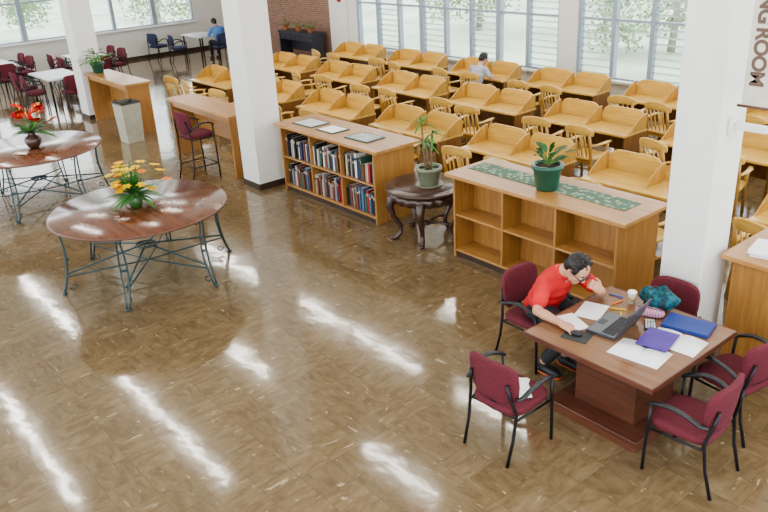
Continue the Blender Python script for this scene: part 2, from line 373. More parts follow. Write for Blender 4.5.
# ---------------------------------------------------------------- counters
def counter(loc,L):
    top=M().bb(-L/2,L/2,-.03,.56,1.05,1.1)
    e1=M().bb(-L/2+.06,-L/2+.1,.02,.52,0,1.05); e2=M().bb(L/2-.1,L/2-.06,.02,.52,0,1.05)
    ap=M().bb(-L/2+.1,L/2-.1,.46,.49,.45,1.05); ra=M().bb(-L/2+.1,L/2-.1,.05,.08,.95,1.05)
    thing("standing_counter","tall oak reading counter with panel legs","counter",loc,0,[P("top",top,OAK,.006),P("leg",e1,OAKV,.004),P("leg",e2,OAKV,.004),P("back_panel",ap,OAKV),P("rail",ra,OAK)],group="standing counters")
counter((-12.62,6.0,0),2.4); counter((-16.95,6.02,0),2.35)
# ---------------------------------------------------------------- upholstered chair
def office_parts(sh=.45,arms=True,fab=BURG):
    d=sh-.45
    seat=M().ell((0,.02,sh-.01),(.24,.24,.045),e=.45,nu=32,nv=12)
    back=M().ell((0,-.235,.69+d),(.24,.03,.185),e=.42,nu=32,nv=14,fn=lambda p:(p.x*(1-.18*max(0,-p.z)/.175*.5),p.y+ .9*p.x*p.x-.12*p.z,p.z))
    parts=[P("seat",seat,fab),P("backrest",back,fab)]
    r=.0135
    for sx in(-1,1):
        fl=M().tube([(sx*.25,.24,0),(sx*.25,.235,.2),(sx*.25,.225,sh),(sx*.25,.215,.60+d)],r)
        bl=M().tube([(sx*.225,-.29,0),(sx*.23,-.23,.22),(sx*.235,-.2,sh),(sx*.2,-.235,.6+d),(sx*.18,-.255,.72+d)],r)
        parts+=[P("leg",fl,BLACK),P("leg",bl,BLACK)]
        if arms:
            pts=[];
            for k in range(9):
                tt=k/8; pts.append((sx*(.25+.035*math.sin(pi*tt)),.24-.46*tt,.60+d+.07*math.sin(pi*min(1,tt*1.15))**.8 if tt<.86 else .60+d))
            arm=M().tube(pts,[.016]+[.022]*7+[.014],10,flat=.75); parts.append(P("armrest",arm,BLACKP))
    fr=M(); fr.tube([(-.25,.2,sh-.055),(.25,.2,sh-.055)],.01); fr.tube([(-.235,-.18,sh-.055),(.235,-.18,sh-.055)],.01)
    for sx in(-1,1): fr.tube([(sx*.25,.2,sh-.055),(sx*.235,-.19,sh-.055)],.01)
    fr.box((0,-.20,sh+.03),(.06,.012,.16))
    parts.append(P("frame",fr,BLACK))
    if d>.1:
        ft=M(); ft.tube([(-.25,.235,.25),(.25,.235,.25)],.01); ft.tube([(-.23,-.225,.25),(.23,-.225,.25)],.01)
        for sx in(-1,1): ft.tube([(sx*.25,.235,.25),(sx*.23,-.225,.25)],.01)
        parts.append(P("footrest",ft,BLACK))
    return parts
OFF=office_parts(); LAB="burgundy upholstered armchair with black metal frame"
def chair(x,y,rz,lab=LAB): return thing("armchair",lab,"chair",(x,y,0),rz,OFF,group="burgundy armchairs")
chair(-4.20,5.15,-pi/2,"burgundy armchair under the man in the red shirt")
chair(-3.48,3.98,0.04,"burgundy black-framed armchair with white papers on its seat")
chair(-2.30,4.70,pi/2+.05,"burgundy black-framed armchair pulled up to the study table")
chair(-2.38,5.50,pi/2-.15,"burgundy black-framed armchair angled beside the study table")
chair(-3.20,5.68,pi,"burgundy armchair tucked under the table near the column")
HI=office_parts(.78)
thing("high_chair","burgundy counter-height chair with black frame","chair",(-12.1,5.66,0),.05,HI)
# ---------------------------------------------------------------- study table
TX,TY=-3.1,5.02
top=M().bb(-.6,.6,-.6,.6,.72,.75); edge=M()
for a in((-.612,.612,-.612,-.6),(-.612,.612,.6,.612),(-.612,-.6,-.6,.6),(.6,.612,-.6,.6)): edge.bb(*a,.705,.751)
edge.bb(-.4,.4,-.4,.4,.69,.72)
ped=M().bb(-.29,.29,-.29,.29,.10,.69)
pl=M().bb(-.44,.44,-.47,.40,0,.10)
thing("study_table","square brown wooden study table with dark pedestal base","table",(TX,TY,0),0,[P("top",top,TABLETOP),P("edge_band",edge,MAHOG,.002),P("pedestal",ped,MAHOG,.005),P("plinth",pl,MAHOG,.006)])
TZ=.7525
def laptop(loc,rz):
    base=M().box((0,0,.012),(.37,.25,.022)); keys=M()
    for r in range(5):
        for c in range(13): keys.box((-.15+c*.025,.01+r*.021-.005,.0245),(.02,.016,.004))
    pad=M().box((0,-.075,.0238),(.09,.055,.002)); deck=M().box((0,0,.0233),(.355,.235,.0015))
    a=math.radians(24)
    T=Matrix.Translation((0,.125,.022))@Matrix.Rotation(-a,4,'X')
    lid=M().box((0,0,.125),(.37,.012,.25),T); scr=M().box((0,-.007,.128),(.34,.002,.21),T)
    thing("laptop","open dark grey laptop on the study table","laptop",loc,rz,[P("base",base,LAPT,.004),P("deck",deck,KEYBASE),P("keyboard",keys,KEYS),P("touchpad",pad,LAPT),P("lid",lid,LAPT,.004,None,[P("screen",scr,SCREEN)])],scale=1.06)
laptop((-3.24,4.98,TZ),-pi/2+.12)
mo=M().ell((0,0,.014),(.03,.05,.018),e=.8); single("mouse","small dark computer mouse beside the laptop","mouse",mo.mesh("mouse",BLACKP),(-3.36,4.66,TZ+.007),-1.3)
mp_=M().bb(-.11,.11,-.09,.09,0,.003); single("mouse_pad","dark grey mouse pad under the mouse","mouse pad",mp_.mesh("mouse_pad",plain("pad_grey",(.035,.04,.04),.7)),(-3.35,4.66,TZ),.25,bev=.001)
def sheet(name,label,loc,rz,sx,sy,h,mat,grp=None):
    b=M()
    b.bb(-sx/2,sx/2,-sy/2,sy/2,0,h); return single(name,label,"paper" if "paper" in label else "folder",b.mesh(name,mat),loc,rz,bev=.001,group=grp)
def openbook(loc,rz,lab):
    b=M(); n=8
    for sgn in(-1,1):
        vs=[];fs=[]
        for i in range(n+1):
            t_=i/n; x=sgn*t_*.21; z=.004+.016*math.sin(pi*min(1,t_*1.1))**.6*(1-t_*.5) if t_<.9 else .004
            vs+=[(x,-.14,z),(x,.14,z),(x,-.14,0),(x,.14,0)]
        for i in range(n):
            a=i*4; fs+=[(a,a+4,a+5,a+1),(a,a+2,a+6,a+4),(a+1,a+5,a+7,a+3)]
        b.add(vs,fs)
    single("open_notebook",lab,"notebook",b.mesh("open_notebook",LINED),loc,rz)
LINED,nt,b=newmat("lined_paper"); tc=N(nt,"ShaderNodeTexCoord"); wv=N(nt,"ShaderNodeTexWave",bands_direction='Y'); wv.inputs["Scale"].default_value=28
wv.inputs["Distortion"].default_value=.6; nt.links.new(tc.outputs["Object"],wv.inputs["Vector"]); rr=ramp(nt,[(.0,(.55,.57,.63)),(.25,(.84,.84,.84)),(1,(.88,.88,.88))]); nt.links.new(wv.outputs["Fac"],rr.inputs[0]); nt.links.new(rr.outputs[0],b.inputs["Base Color"])
openbook((-2.84,4.78,TZ),.12,"open notebook with white written pages on the table")
openbook((-2.74,5.13,TZ),.1,"open notebook partly beneath the folders")
sheet("folder","purple folder lying over the open notebooks",(-2.84,5.03,TZ+.022),.2,.25,.31,.01,PURP)
sheet("folder","dark blue folder on the table corner",(-2.80,5.42,TZ+.001),.2,.38,.24,.03,BLUEF)
sheet("paper_sheet","white paper sheet near the man's hands",(-3.53,5.1,TZ),.3,.22,.30,.003,PAPER)
sheet("paper_sheet","white paper sheet under the man's forearm",(-3.53,4.80,TZ),1.2,.21,.29,.002,PAPER)
LCD=plain("lcd",(.3,.35,.28),.2)
def calc(loc,rz,lab,col):
    b=M().box((0,0,.008),(.085,.16,.016)); k=M()
    for i in range(4):
        for j in range(5): k.box((-.028+i*.019,-.06+j*.02,.018),(.013,.012,.005))
    s_=M().box((0,.058,.0168),(.07,.028,.002))
    thing("calculator",lab,"calculator",loc,rz,[P("body",b,col,.003),P("keypad",k,GREYP),P("display",s_,LCD)],scale=1.1)
calc((-3.03,5.22,TZ),.6,"dark pocket calculator with grey keys",BLACKP)
SP,nt,b=newmat("striped_cloth"); tc=N(nt,"ShaderNodeTexCoord"); wv=N(nt,"ShaderNodeTexWave"); wv.inputs["Scale"].default_value=14; nt.links.new(tc.outputs["Object"],wv.inputs["Vector"])
rr=ramp(nt,[(.3,(.55,.10,.16)),(.5,(.7,.65,.6)),(.75,(.08,.10,.25))]); nt.links.new(wv.outputs["Fac"],rr.inputs[0]); nt.links.new(rr.outputs[0],b.inputs["Base Color"]); b.inputs["Roughness"].default_value=.8
pc=M().ell((0,0,.035),(.12,.05,.035),e=.6,nu=28,nv=10); zp=M().tube([(-.11,0,.07),(0,0,.072),(.11,0,.07)],.004,6)
thing("pencil_case","pink striped pencil case on the table","case",(-3.13,5.37,TZ),.35,[P("case_body",pc,SP),P("zipper",zp,BLACKP)])
cup=M().lathe([(.028,0),(.038,.10),(.041,.103),(.041,.112),(.036,.12),(.001,.12)],24); sl=M().lathe([(.0325,.03),(.0375,.075),(.0365,.076),(.0315,.03)],24)
thing("coffee_cup","white disposable coffee cup with lid","cup",(-3.37,5.46,TZ),0,[P("cup_body",cup,CUPM),P("sleeve",sl,plain("kraft",(.5,.36,.2),.7))])
for (x,y,rz,mt_,lb) in ((-3.38,5.28,.5,YEL,"yellow highlighter pen on the table"),(-3.46,5.38,1.4,ORG,"orange pencil on the table"),(-3.30,5.2,2.2,YEL,"yellow pencil beside the laptop"),(-3.54,5.48,.2,plain("pen_blue",(.05,.1,.5),.4),"blue pen on the table")):
    b=M().tube([(-.07,0,0),(.055,0,0),(.07,0,0)],[.006,.006,.001],8); single("pen",lb,"pen",b.mesh("pen",mt_),(x,y,TZ+.006),rz,group="pens on the table")
bp=M().ell((0,0,.095),(.20,.12,.095),e=.75,nu=48,nv=24,fn=lambda p:(p.x+.014*math.sin(p.y*45+1)+.008*math.sin(p.z*60),p.y+.016*math.sin(p.x*34),p.z*(1+.2*math.sin(p.x*25+p.y*18)+.1*math.sin(p.x*60))))
pk=M().ell((0,-.10,.065),(.12,.035,.05),e=.6)
hd=M().tube([(-.04,.06,.17),(-.02,.07,.21),(.02,.07,.21),(.04,.06,.17)],.007)
sts=[P("strap",M().tube([(sx,.05,.18),(sx*1.1,-.02,.205),(sx*1.4,-.11,.14),(sx*1.5,-.14,.03)],.012,8,flat=.4),BLACKP) for sx in(-.07,.07)]
thing("backpack","small dark teal patterned backpack on the table edge","bag",(-3.16,5.56,TZ+.018),.08,[P("bag_body",bp,TEAL),P("pocket",pk,TEAL),P("handle",hd,BLACKP)]+sts,scale=.82)
b=M(); 
for k in range(4): b.box((.01*k,-.01*k,.004*k+.002),(.21,.28,.003),rot=(0,0,.12*k))
single("paper_sheets","white paper sheets lying on the chair seat","paper",b.mesh("paper_sheets",PAPER),(-3.48,4.03,.486),.5)
# ---------------------------------------------------------------- round tables with iron bases
def roundtable(loc,lab):
    r=1.065;z=.90
    top=M().lathe([(.001,z-.035),(r-.03,z-.035),(r,z-.022),(r,z-.012),(r-.012,z),(.001,z)],72)
    band=M().lathe([(r-.002,z-.03),(r+.008,z-.026),(r+.008,z-.01),(r-.002,z-.006)],72)
    parts=[P("top",top,REDWOOD),P("rim",band,MAHOG)]
    for k in range(6):
        a=math.radians(-98+60*k); l=M()
        T=Matrix.Rotation(a,4,'Z')
        for s in(-1,1):
            pts=[]
            for i in range(13):
                t_=i/12; zz=(z-.04)*(1-t_)+.012; rr=.99+.07*t_**2-.05*math.sin(pi*t_)
                pts.append((rr,s*(.018+.022*math.sin(pi*t_)),zz))
            l.tube(pts,.011,8,T)
        for cz,cr,c0,sg in((z-.10,.045,.95,1),(.085,.05,.99,-1)):
            sp=[]
            for i in range(16):
                an=i/15*1.7*pi; q=cr*(1-i/24); sp.append((c0+q*math.cos(an)-cr,0,cz+sg*q*math.sin(an)))
            l.tube(sp,.008,6,T)
        l.ell((1.06,0,.015),(.03,.04,.015),T=T)
        l.box((.945,0,.45),(.03,.07,.02),T)
        l.tube([(1.0,0,z-.05),(.4,0,z-.05)],.009,6,T)
        parts.append(P("leg",l,IRON))
    st=M()
    for k in range(3):
        a=math.radians(-98+60*k); T=Matrix.Rotation(a,4,'Z')
        st.tube([(-.97,.0,.26),(0,0,.40),(.97,0,.26)],.011,8,T)
        st.tube([(-.97,.0,.22),(0,0,.18),(.97,0,.22)],.010,8,T)
    st.tube([(.12*math.cos(i*pi/12),.12*math.sin(i*pi/12),.39) for i in range(25)],.012,8)
    parts.append(P("stretcher",st,IRON))
    thing("round_table",lab,"table",loc,0,parts,group="round tables")
RT1=(-8.9,3.28);RT2=(-12.98,3.24)
roundtable((*RT1,0),"round red-brown table with iron base, yellow lilies on top")
roundtable((*RT2,0),"round red-brown table with iron base, red anthuriums on top")
def stemline(m,p,d,L,r=.004):
    p=V(p); pts=[p+V((d[0]*t*t,d[1]*t*t,d[2]*t))*L for t in (0,.3,.6,1)]; m.tube(pts,r,5); return pts[-1]
random.seed(21)
vs=M().lathe([(.06,0),(.085,.05),(.09,.10),(.07,.15),(.055,.17),(.05,.168),(.001,.15)],24)
lv=M(); bl=[]
for k in range(60):
    a=random.uniform(0,2*pi); e=random.uniform(.0,1.4); d=V((math.cos(a)*math.cos(e),math.sin(a)*math.cos(e),math.sin(e)))
    lv.leaf((0,0,.15),d,random.uniform(.28,.50),.028,.35)
for k in range(28):
    a=random.uniform(0,2*pi); e=random.uniform(.25,1.4); d=(math.cos(a)*math.cos(e),math.sin(a)*math.cos(e),math.sin(e)); L=random.uniform(.24,.46)
    tip=stemline(lv,(0,0,.15),d,L); fm=M()
    for q in range(6):
        b_=q*pi/3+random.uniform(0,.3); dd=V(d)*.5+V((math.cos(b_),math.sin(b_),.25)); fm.leaf(tip,dd,.085,.026,.35)
    bl.append(P("blossom",fm,YEL if k%6 else ORG))
for k in range(7):
    a=k*.9; d=(math.cos(a)*.45,math.sin(a)*.45,1); lv.leaf((0,0,.15),d,.55,.014,.15)
thing("lily_bouquet","yellow lilies with green leaves in a green vase","flowers",(RT1[0],RT1[1]-.03,.90),0,[P("vase",vs,VASEG),P("foliage",lv,LEAF)]+bl)
vs=M().lathe([(.06,0),(.10,.04),(.13,.11),(.12,.17),(.06,.215),(.05,.24),(.065,.255),(.05,.25),(.001,.2)],28)
lv=M(); bl=[]
for k in range(20):
    a=random.uniform(0,2*pi); e=random.uniform(.1,1.0); lv.leaf((0,0,.24),(math.cos(a)*math.cos(e),math.sin(a)*math.cos(e),math.sin(e)),random.uniform(.28,.5),.05,.4)
for k in range(13):
    a=random.uniform(0,2*pi); e=random.uniform(.4,1.4); d=(math.cos(a)*math.cos(e),math.sin(a)*math.cos(e),math.sin(e)); L=random.uniform(.3,.55)
    tip=stemline(lv,(0,0,.24),d,L); b_=random.uniform(0,6.3); dd=V((math.cos(b_),math.sin(b_),.6)); fr=M()
    fr.leaf(tip-dd*.06,dd,.22,.10,.1,fold=.25); fy=M().tube([tip,tip+V((0,0,.07))+dd*.02],.007,6)
    bl.append(P("blossom",fr,RED,0,None,[P("spadix",fy,YEL)]))
thing("anthurium_bouquet","red anthuriums with leaves in a brown vase","flowers",(RT2[0]+.05,RT2[1]+.03,.90),0,[P("vase",vs,VASEB),P("foliage",lv,LEAF)]+bl)
# ---------------------------------------------------------------- carved side table
r=.54
top=M().lathe([(.001,.70),(r-.05,.70),(r-.02,.71),(r,.725),(r,.74),(r-.02,.75),(.001,.75)],48)
inl=M().lathe([(.001,.75),(r-.14,.75),(r-.14,.753),(.001,.753)],48)
apr=M().lathe([(r-.10,.56),(r-.06,.60),(r-.05,.66),(r-.09,.70),(.001,.70)],96,mod=lambda a,z:1+.035*math.cos(20*a)*(1 if z<.68 else .2))
parts=[P("top",top,CARVED),P("inlay",inl,CARVED),P("apron",apr,CARVED)]
for k in range(5):
    a=2*pi*k/5+.35; T=Matrix.Rotation(a,4,'Z')
    l=M().tube([(.38,0,.66),(.46,0,.58),(.49,0,.48),(.45,0,.34),(.36,0,.2),(.35,0,.1),(.42,0,.035),(.46,0,.02)],[.06,.065,.055,.04,.03,.028,.04,.02],12,T)
    l.ell((.44,0,.03),(.05,.04,.03),T=T)
    parts.append(P("leg",l,CARVED))
st=M()
for k in range(5):
    a=2*pi*k/5+.35; T=Matrix.Rotation(a,4,'Z'); st.tube([(0,0,.2),(.2,0,.24),(.37,0,.2)],.018,8,T)
st.ell((0,0,.21),(.07,.07,.04)); parts.append(P("stretcher",st,CARVED))
thing("side_table","round dark carved wooden table with curved legs","table",(-7.19,6.5,0),0,parts)
def pot(r,h,rim=.015): return M().lathe([(r*.68,0),(r*.75,.01),(r*.97,h*.8),(r+rim*.2,h*.82),(r+rim,h*.84),(r+rim,h),(r*.9,h),(r*.86,h*.88),(.001,h*.88)],28)
def soil(r,h): return M().lathe([(.001,h*.86),(r*.87,h*.86),(r*.87,h*.9),(.001,h*.91)],20)
fo=M(); sm=M(); random.seed(4)
for (dx,dy,L) in((.04,0,.50),(-.05,.03,.32),(0,-.05,.62)):
    tip=V((dx*2,dy*2,.2+L)); sm.tube([(dx,dy,.2),(dx*1.4,dy*1.6,.2+L*.5),tip],.012,7)
    for k in range(10):
        a=random.uniform(0,2*pi); e=random.uniform(-.1,.9); fo.leaf(tip,(math.cos(a)*math.cos(e),math.sin(a)*math.cos(e),math.sin(e)),random.uniform(.20,.36),.018,.5)
for k in range(4): a=k*1.6; fo.leaf((0,0,.22),(math.cos(a),math.sin(a),.5),.2,.02,.5)
sau=M().lathe([(.001,0),(.17,0),(.19,.025),(.17,.02),(.001,.012)],28)
thing("potted_plant","slender leafy plant in a sage-grey pot on the side table","plant",(-7.12,6.5,.753),0,[P("saucer",sau,POTS),P("pot",pot(.16,.25),POTS),P("soil",soil(.16,.25),SOIL),P("stem",sm,WOODSTEM),P("foliage",fo,LEAF)])
fo=M(); sm=M(); random.seed(11)
for k in range(22):
    a=random.uniform(0,2*pi); e=random.uniform(.5,1.4); d=V((math.cos(a)*math.cos(e),math.sin(a)*math.cos(e),math.sin(e))); L=random.uniform(.10,.24)
    tip=stemline(sm,(0,0,.24),d,L,.005); fo.leaf(tip,V((d.x,d.y,.45)),random.uniform(.12,.21),.038,.35,fold=.3)
thing("potted_plant","leafy plant in a dark green glazed pot on the bookcase","plant",(-5.25,6.58,SH+.008),0,[P("pot",pot(.165,.29),POTG),P("soil",soil(.165,.29),SOIL),P("stem",sm,STEM),P("foliage",fo,LEAF2)])
def bushy(loc,lab,potm,s=1.0,n=26,seed=3):
    random.seed(seed); fo=M(); sm=M()
    for k in range(n):
        a=random.uniform(0,2*pi); e=random.uniform(.2,1.4); d=V((math.cos(a)*math.cos(e),math.sin(a)*math.cos(e),math.sin(e))); L=random.uniform(.08,.3)*s
        tip=stemline(sm,(0,0,.16*s),d,L,.004); fo.leaf(tip,V((d.x,d.y,.15)),random.uniform(.12,.2)*s,.04*s,.4)
    thing("potted_plant",lab,"plant",loc,0,[P("pot",pot(.12*s,.19*s),potm),P("soil",soil(.12*s,.19*s),SOIL),P("stem",sm,STEM),P("foliage",fo,LEAF)])
bushy((-17.82,6.24,1.1),"bushy green plant in a pot on the oak counter",POTG,1.2,38)
def frustum(m,a0,a1,z0,z1):
    vs=[(sx*a,sy*a,z) for a,z in((a0,z0),(a1,z1)) for sx,sy in((-1,-1),(1,-1),(1,1),(-1,1))]
    return m.add(vs,[(i,(i+1)%4,4+(i+1)%4,4+i) for i in range(4)],False)
bn=frustum(M(),.16,.19,0,.74); bn.bb(-.16,.16,-.16,.16,0,.02); lin=frustum(M(),.193,.196,.72,.75); frustum(lin,.185,.17,.745,.3)
lin.bb(-.17,.17,-.17,.17,.3,.31)
thing("waste_bin","square grey-beige waste bin with dark liner by the counter","bin",(-15.52,5.86,0),.06,[P("bin_body",bn,BIN),P("liner",lin,BAGL)],scale=1.1)
# ---------------------------------------------------------------- desks and wooden chairs
def arc(cx,cy,r,a0,a1,n=8): return [(cx+r*math.cos(math.radians(a0+(a1-a0)*i/n)),cy+r*math.sin(math.radians(a0+(a1-a0)*i/n))) for i in range(n+1)]
def carrel_parts():
    W=.86; D=.62; zt=.72; hz=1.0; parts=[]
    top=M().bb(-W,W,0,D,zt-.035,zt); parts.append(P("desktop",top,BIRCH,.005))
    for s in(-1,1):
        c=s*W/2; hw=W/2-.02; q=.17
        poly=[(c-hw,zt)]+[(c+hw,zt)]+arc(c+hw-q,hz-q,q,0,90,10)+arc(c-hw+q,hz-q,q,90,180,10)
        parts.append(P("back_screen",M().prism(poly,1,D-.035,D-.012),BIRCH,.003))
    for x in(-W+.014,0,W-.014):
        poly=[(.12,zt)]+[(.12+(D-.15)*t_, zt+.005+(hz-zt-.04)*math.sin(t_*pi/2)**1.3) for t_ in [i/12 for i in range(1,13)]]+[(D-.03,zt)]
        parts.append(P("curved_divider",M().prism(poly,0,x-.014,x+.014),CHAIRW,.003))
    for x in(-W+.025,W-.025):
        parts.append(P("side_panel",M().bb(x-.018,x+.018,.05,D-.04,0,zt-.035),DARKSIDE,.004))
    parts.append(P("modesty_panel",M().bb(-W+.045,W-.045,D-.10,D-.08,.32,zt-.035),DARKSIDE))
    return parts
CAR=carrel_parts()
def wchair_parts():
    parts=[]
    seat=M().ell((0,0,.44),(.245,.235,.026),e=.4,nu=24,nv=8); parts.append(P("seat",seat,BIRCH))
    for sx in(-1,1):
        parts.append(P("leg",M().tube([(sx*.225,.2,0),(sx*.215,.19,.44),(sx*.245,.17,.65)],[.022,.028,.024],8),CHAIRW))
        parts.append(P("leg",M().tube([(sx*.21,-.24,0),(sx*.20,-.19,.44),(sx*.205,-.23,.62),(sx*.20,-.27,.86)],[.022,.03,.027,.022],8),CHAIRW))
        parts.append(P("armrest",M().tube([(sx*.25,.23,.655),(sx*.275,.08,.665),(sx*.26,-.08,.66),(sx*.21,-.22,.655)],[.03,.042,.034,.026],8,flat=.45),BIRCH))
    back=M().ell((0,-.235,.86),(.265,.022,.075),e=.5,nu=28,nv=8,fn=lambda p:(p.x,p.y+.9*p.x*p.x-.15*p.z-.065,p.z+ .045*math.cos(p.x*6)))
    parts.append(P("top_rail",back,BIRCH))
    for x in(-.12,-.04,.04,.12): parts.append(P("back_slat",M().tube([(x,-.185,.45),(x,-.245+.6*x*x,.68),(x,-.295+.9*x*x,.85)],[.018,.02,.018],6,flat=.4),BIRCH))
    st=M()
    for sx in(-1,1): st.tube([(sx*.22,.19,.2),(sx*.2,-.21,.2)],.012,6)
    st.bb(-.21,.21,.18,.2,.37,.42); st.bb(-.19,.19,-.21,-.19,.37,.42); st.tube([(-.21,0,.2),(.21,0,.2)],.012,6); parts.append(P("stretcher",st,CHAIRW))
    return parts
WCH=wchair_parts(); random.seed(5)
PX=-11.42
rows=[(8.10,(-16.3,-14.05,-11.8,-9.55,-7.3,-5.05,-2.8,-.6)),(10.15,(-16.5,-14.25,-12.0,-9.75,-7.5,-5.25,-3.0)),(12.2,(-16.35,-14.1,-11.85,-9.6,-7.35,-5.1,-2.9))]
for y,xs in rows:
    for x in xs:
        thing("study_desk","golden oak double study desk with rounded curved dividers","desk",(x,y,0),random.uniform(-.02,.02),CAR,group="study desks")
        for s in(-.43,.43):
            cy=y-.31-random.uniform(0,.2); cx=x+s+random.uniform(-.05,.05)
            if y>11 and x==-11.85 and s>0: cx,cy=PX,y-.35
            thing("wooden_armchair","golden wooden slat-back armchair at a study desk","chair",(cx,cy,0),random.uniform(-.25,.25),WCH,group="wooden armchairs")
# ---------------------------------------------------------------- background reading tables
def rtable(loc,rz,sx=1.6,sy=.9):
    top=M().bb(-sx/2,sx/2,-sy/2,sy/2,.70,.74); parts=[P("top",top,GREYP,.004)]
    for a in(-1,1):
        for b in(-1,1): parts.append(P("leg",M().tube([(a*(sx/2-.07),b*(sy/2-.07),0),(a*(sx/2-.07),b*(sy/2-.07),.70)],.028,8),BLACK))
    thing("reading_table","pale-topped reading table with dark legs","table",loc,rz,parts,group="pale reading tables")
for (x,y) in((-24.4,5.6),(-20.9,6.2),(-23.3,7.9)):
    rtable((x,y,0),0)
    for s in(-.42,.42):
        chair(x+s,y-.70,0+random.uniform(-.2,.2),"burgundy armchair at a pale reading table"); chair(x+s,y+.70,pi+random.uniform(-.2,.2),"burgundy armchair at a pale reading table")
    chair(x+1.12,y,pi/2,"burgundy armchair at the end of a reading table")
rtable((-24.3,12.1,0),0,1.3,.8)
NV=office_parts(.45,True,NAVY)
for x,y,rz in((-25.3,11.0,.3),(-24.2,11.2,-.2)): thing("dark_armchair","dark navy armchair at a reading table","chair",(x,y,0),rz,NV,group="dark armchairs")
thing("dark_armchair","dark armchair under the person in the blue shirt","chair",(-23.16,12.22,0),pi/2,NV,group="dark armchairs")
b=M(); b.bb(-.95,.95,-.25,.25,.86,.92)
bd=M().bb(-.9,-.86,-.22,.22,0,.86).bb(.86,.9,-.22,.22,0,.86).bb(-.86,.86,.16,.19,.3,.86)
dw=[P("drawer",M().bb(-.85+k*.57,-.85+k*.57+.56,-.21,-.18,.66,.85),EBONY,.004,None,[P("knob",M().ell((-.57+k*.57,-.22,.755),(.018,.018,.018),nu=10,nv=8),EBONY)]) for k in range(3)]
thing("console_cabinet","dark console cabinet by the brick wall","cabinet",(-20.55,13.6,0),0,[P("top",b,EBONY,.004),P("body",bd,EBONY)]+dw)
for i,x in enumerate((-21.25,-20.55,-19.9)): bushy((x,13.52,.92),"small green plant on the dark cabinet",POTT,.75,16,20+i)
al=M().bb(-.06,.06,-.05,0,-.09,.09); al2=M().lathe([(.001,0),(.04,0),(.035,.03),(.001,.035)],16,T=Matrix.Translation((0,-.05,0))@Matrix.Rotation(pi/2,4,'X'))
thing("fire_alarm","small red fire alarm box on the wall","alarm",(-18.9,YB-.05,1.9),0,[P("box",al,RED,.004),P("bell",al2,RED)])
# ---------------------------------------------------------------- banner
bn=M().bb(0,.34,-.003,.003,0,2.9)
rod=M().tube([(-.03,0,-.008),(.37,0,-.008)],.012,10); rod2=M().tube([(-.03,0,2.91),(.37,0,2.91)],.012,10)
hook=M().tube([(-.03,0,2.91),(.17,0,2.96),(.37,0,2.91)],.004,6)
tc_=bpy.data.curves.new("txt","FONT"); tc_.body="READING ROOM"; tc_.size=.15; tc_.extrude=.001; tc_.offset=.006; tc_.align_x='RIGHT'; tc_.space_word=.75; tc_.space_character=.94
to=bpy.data.objects.new("txt",tc_); C.objects.link(to); bpy.context.view_layer.update()
tm=bpy.data.meshes.new_from_object(to.evaluated_get(bpy.context.evaluated_depsgraph_get())); bpy.data.objects.remove(to)
TT=Matrix(((0,1,0,.045),(0,0,-1,-.004),(-1,0,0,.15),(0,0,0,1))); tm.transform(TT); tm.materials.clear(); tm.materials.append(plain("banner_ink",(.12,.07,.05),.6))
thing("banner","off-white hanging banner with brown vertical lettering","banner",(-2.86,5.94,2.51),0,[P("cloth",bn,plain("banner_cloth",(.56,.53,.45),.8)),P("rod",rod,MAHOG),P("rod",rod2,MAHOG),("lettering",tm,0,None,()),P("cord",hook,BLACK)])
br_=M().bb(0,.03,-.07,.07,-.08,.08); br2=M().bb(.03,.30,-.025,.025,-.03,.03)
thing("wall_bracket","small white bracket fixed to the column side","bracket",(-3.038,6.2,2.27),0,[P("plate",br_,WHITE,.003),P("arm",br2,WHITE,.004)])
# ---------------------------------------------------------------- people
def remesh(m,name,mat,vox,sm=6):
    me=m.mesh(name,mat); o=bpy.data.objects.new(name,me); C.objects.link(o)
    r=o.modifiers.new("r","REMESH"); r.mode='VOXEL'; r.voxel_size=vox
    s=o.modifiers.new("s","SMOOTH"); s.factor=.5; s.iterations=sm
    bpy.context.view_layer.update()
    me2=bpy.data.meshes.new_from_object(o.evaluated_get(bpy.context.evaluated_depsgraph_get())); bpy.data.objects.remove(o)
    for p in me2.polygons: p.use_smooth=True
    if not me2.materials: me2.materials.append(mat)
    me2.name=name; return me2
def hand(m,w,d,n,curl=.4,side=1,s=1.0):
    w=V(w);d=V(d).normalized();n=V(n);n=(n-d*n.dot(d)).normalized();sd=d.cross(n)*side
    R=Matrix((d,sd,n)).transposed()
    m.ell(w+d*.045*s,(.05*s,.042*s,.017*s),e=.7,R=R,nu=16,nv=10)
    for i,(o_,L) in enumerate(((-.030,.060),(-.010,.070),(.010,.066),(.029,.052))):
        p=w+d*.082*s+sd*o_*s; q1=p+(d*math.cos(curl*.6)-n*math.sin(curl*.6)+sd*o_*1.5)*L*.5*s; q2=q1+(d*math.cos(curl*1.5)-n*math.sin(curl*1.5)+sd*o_)*L*.5*s
        m.caps(p-d*.02*s,q1,.0098*s,.0088*s,8); m.caps(q1,q2,.0088*s,.0072*s,8)
    p=w+d*.025*s-sd*.03*s; q1=p+(d*.6-sd*.7-n*.2)*.04*s; q2=q1+(d*.95-sd*.2-n*.3)*.032*s
    m.caps(p,q1,.013*s,.0105*s,8); m.caps(q1,q2,.0105*s,.0085*s,8)
LIPS=plain("lips",(.35,.12,.1),.5)
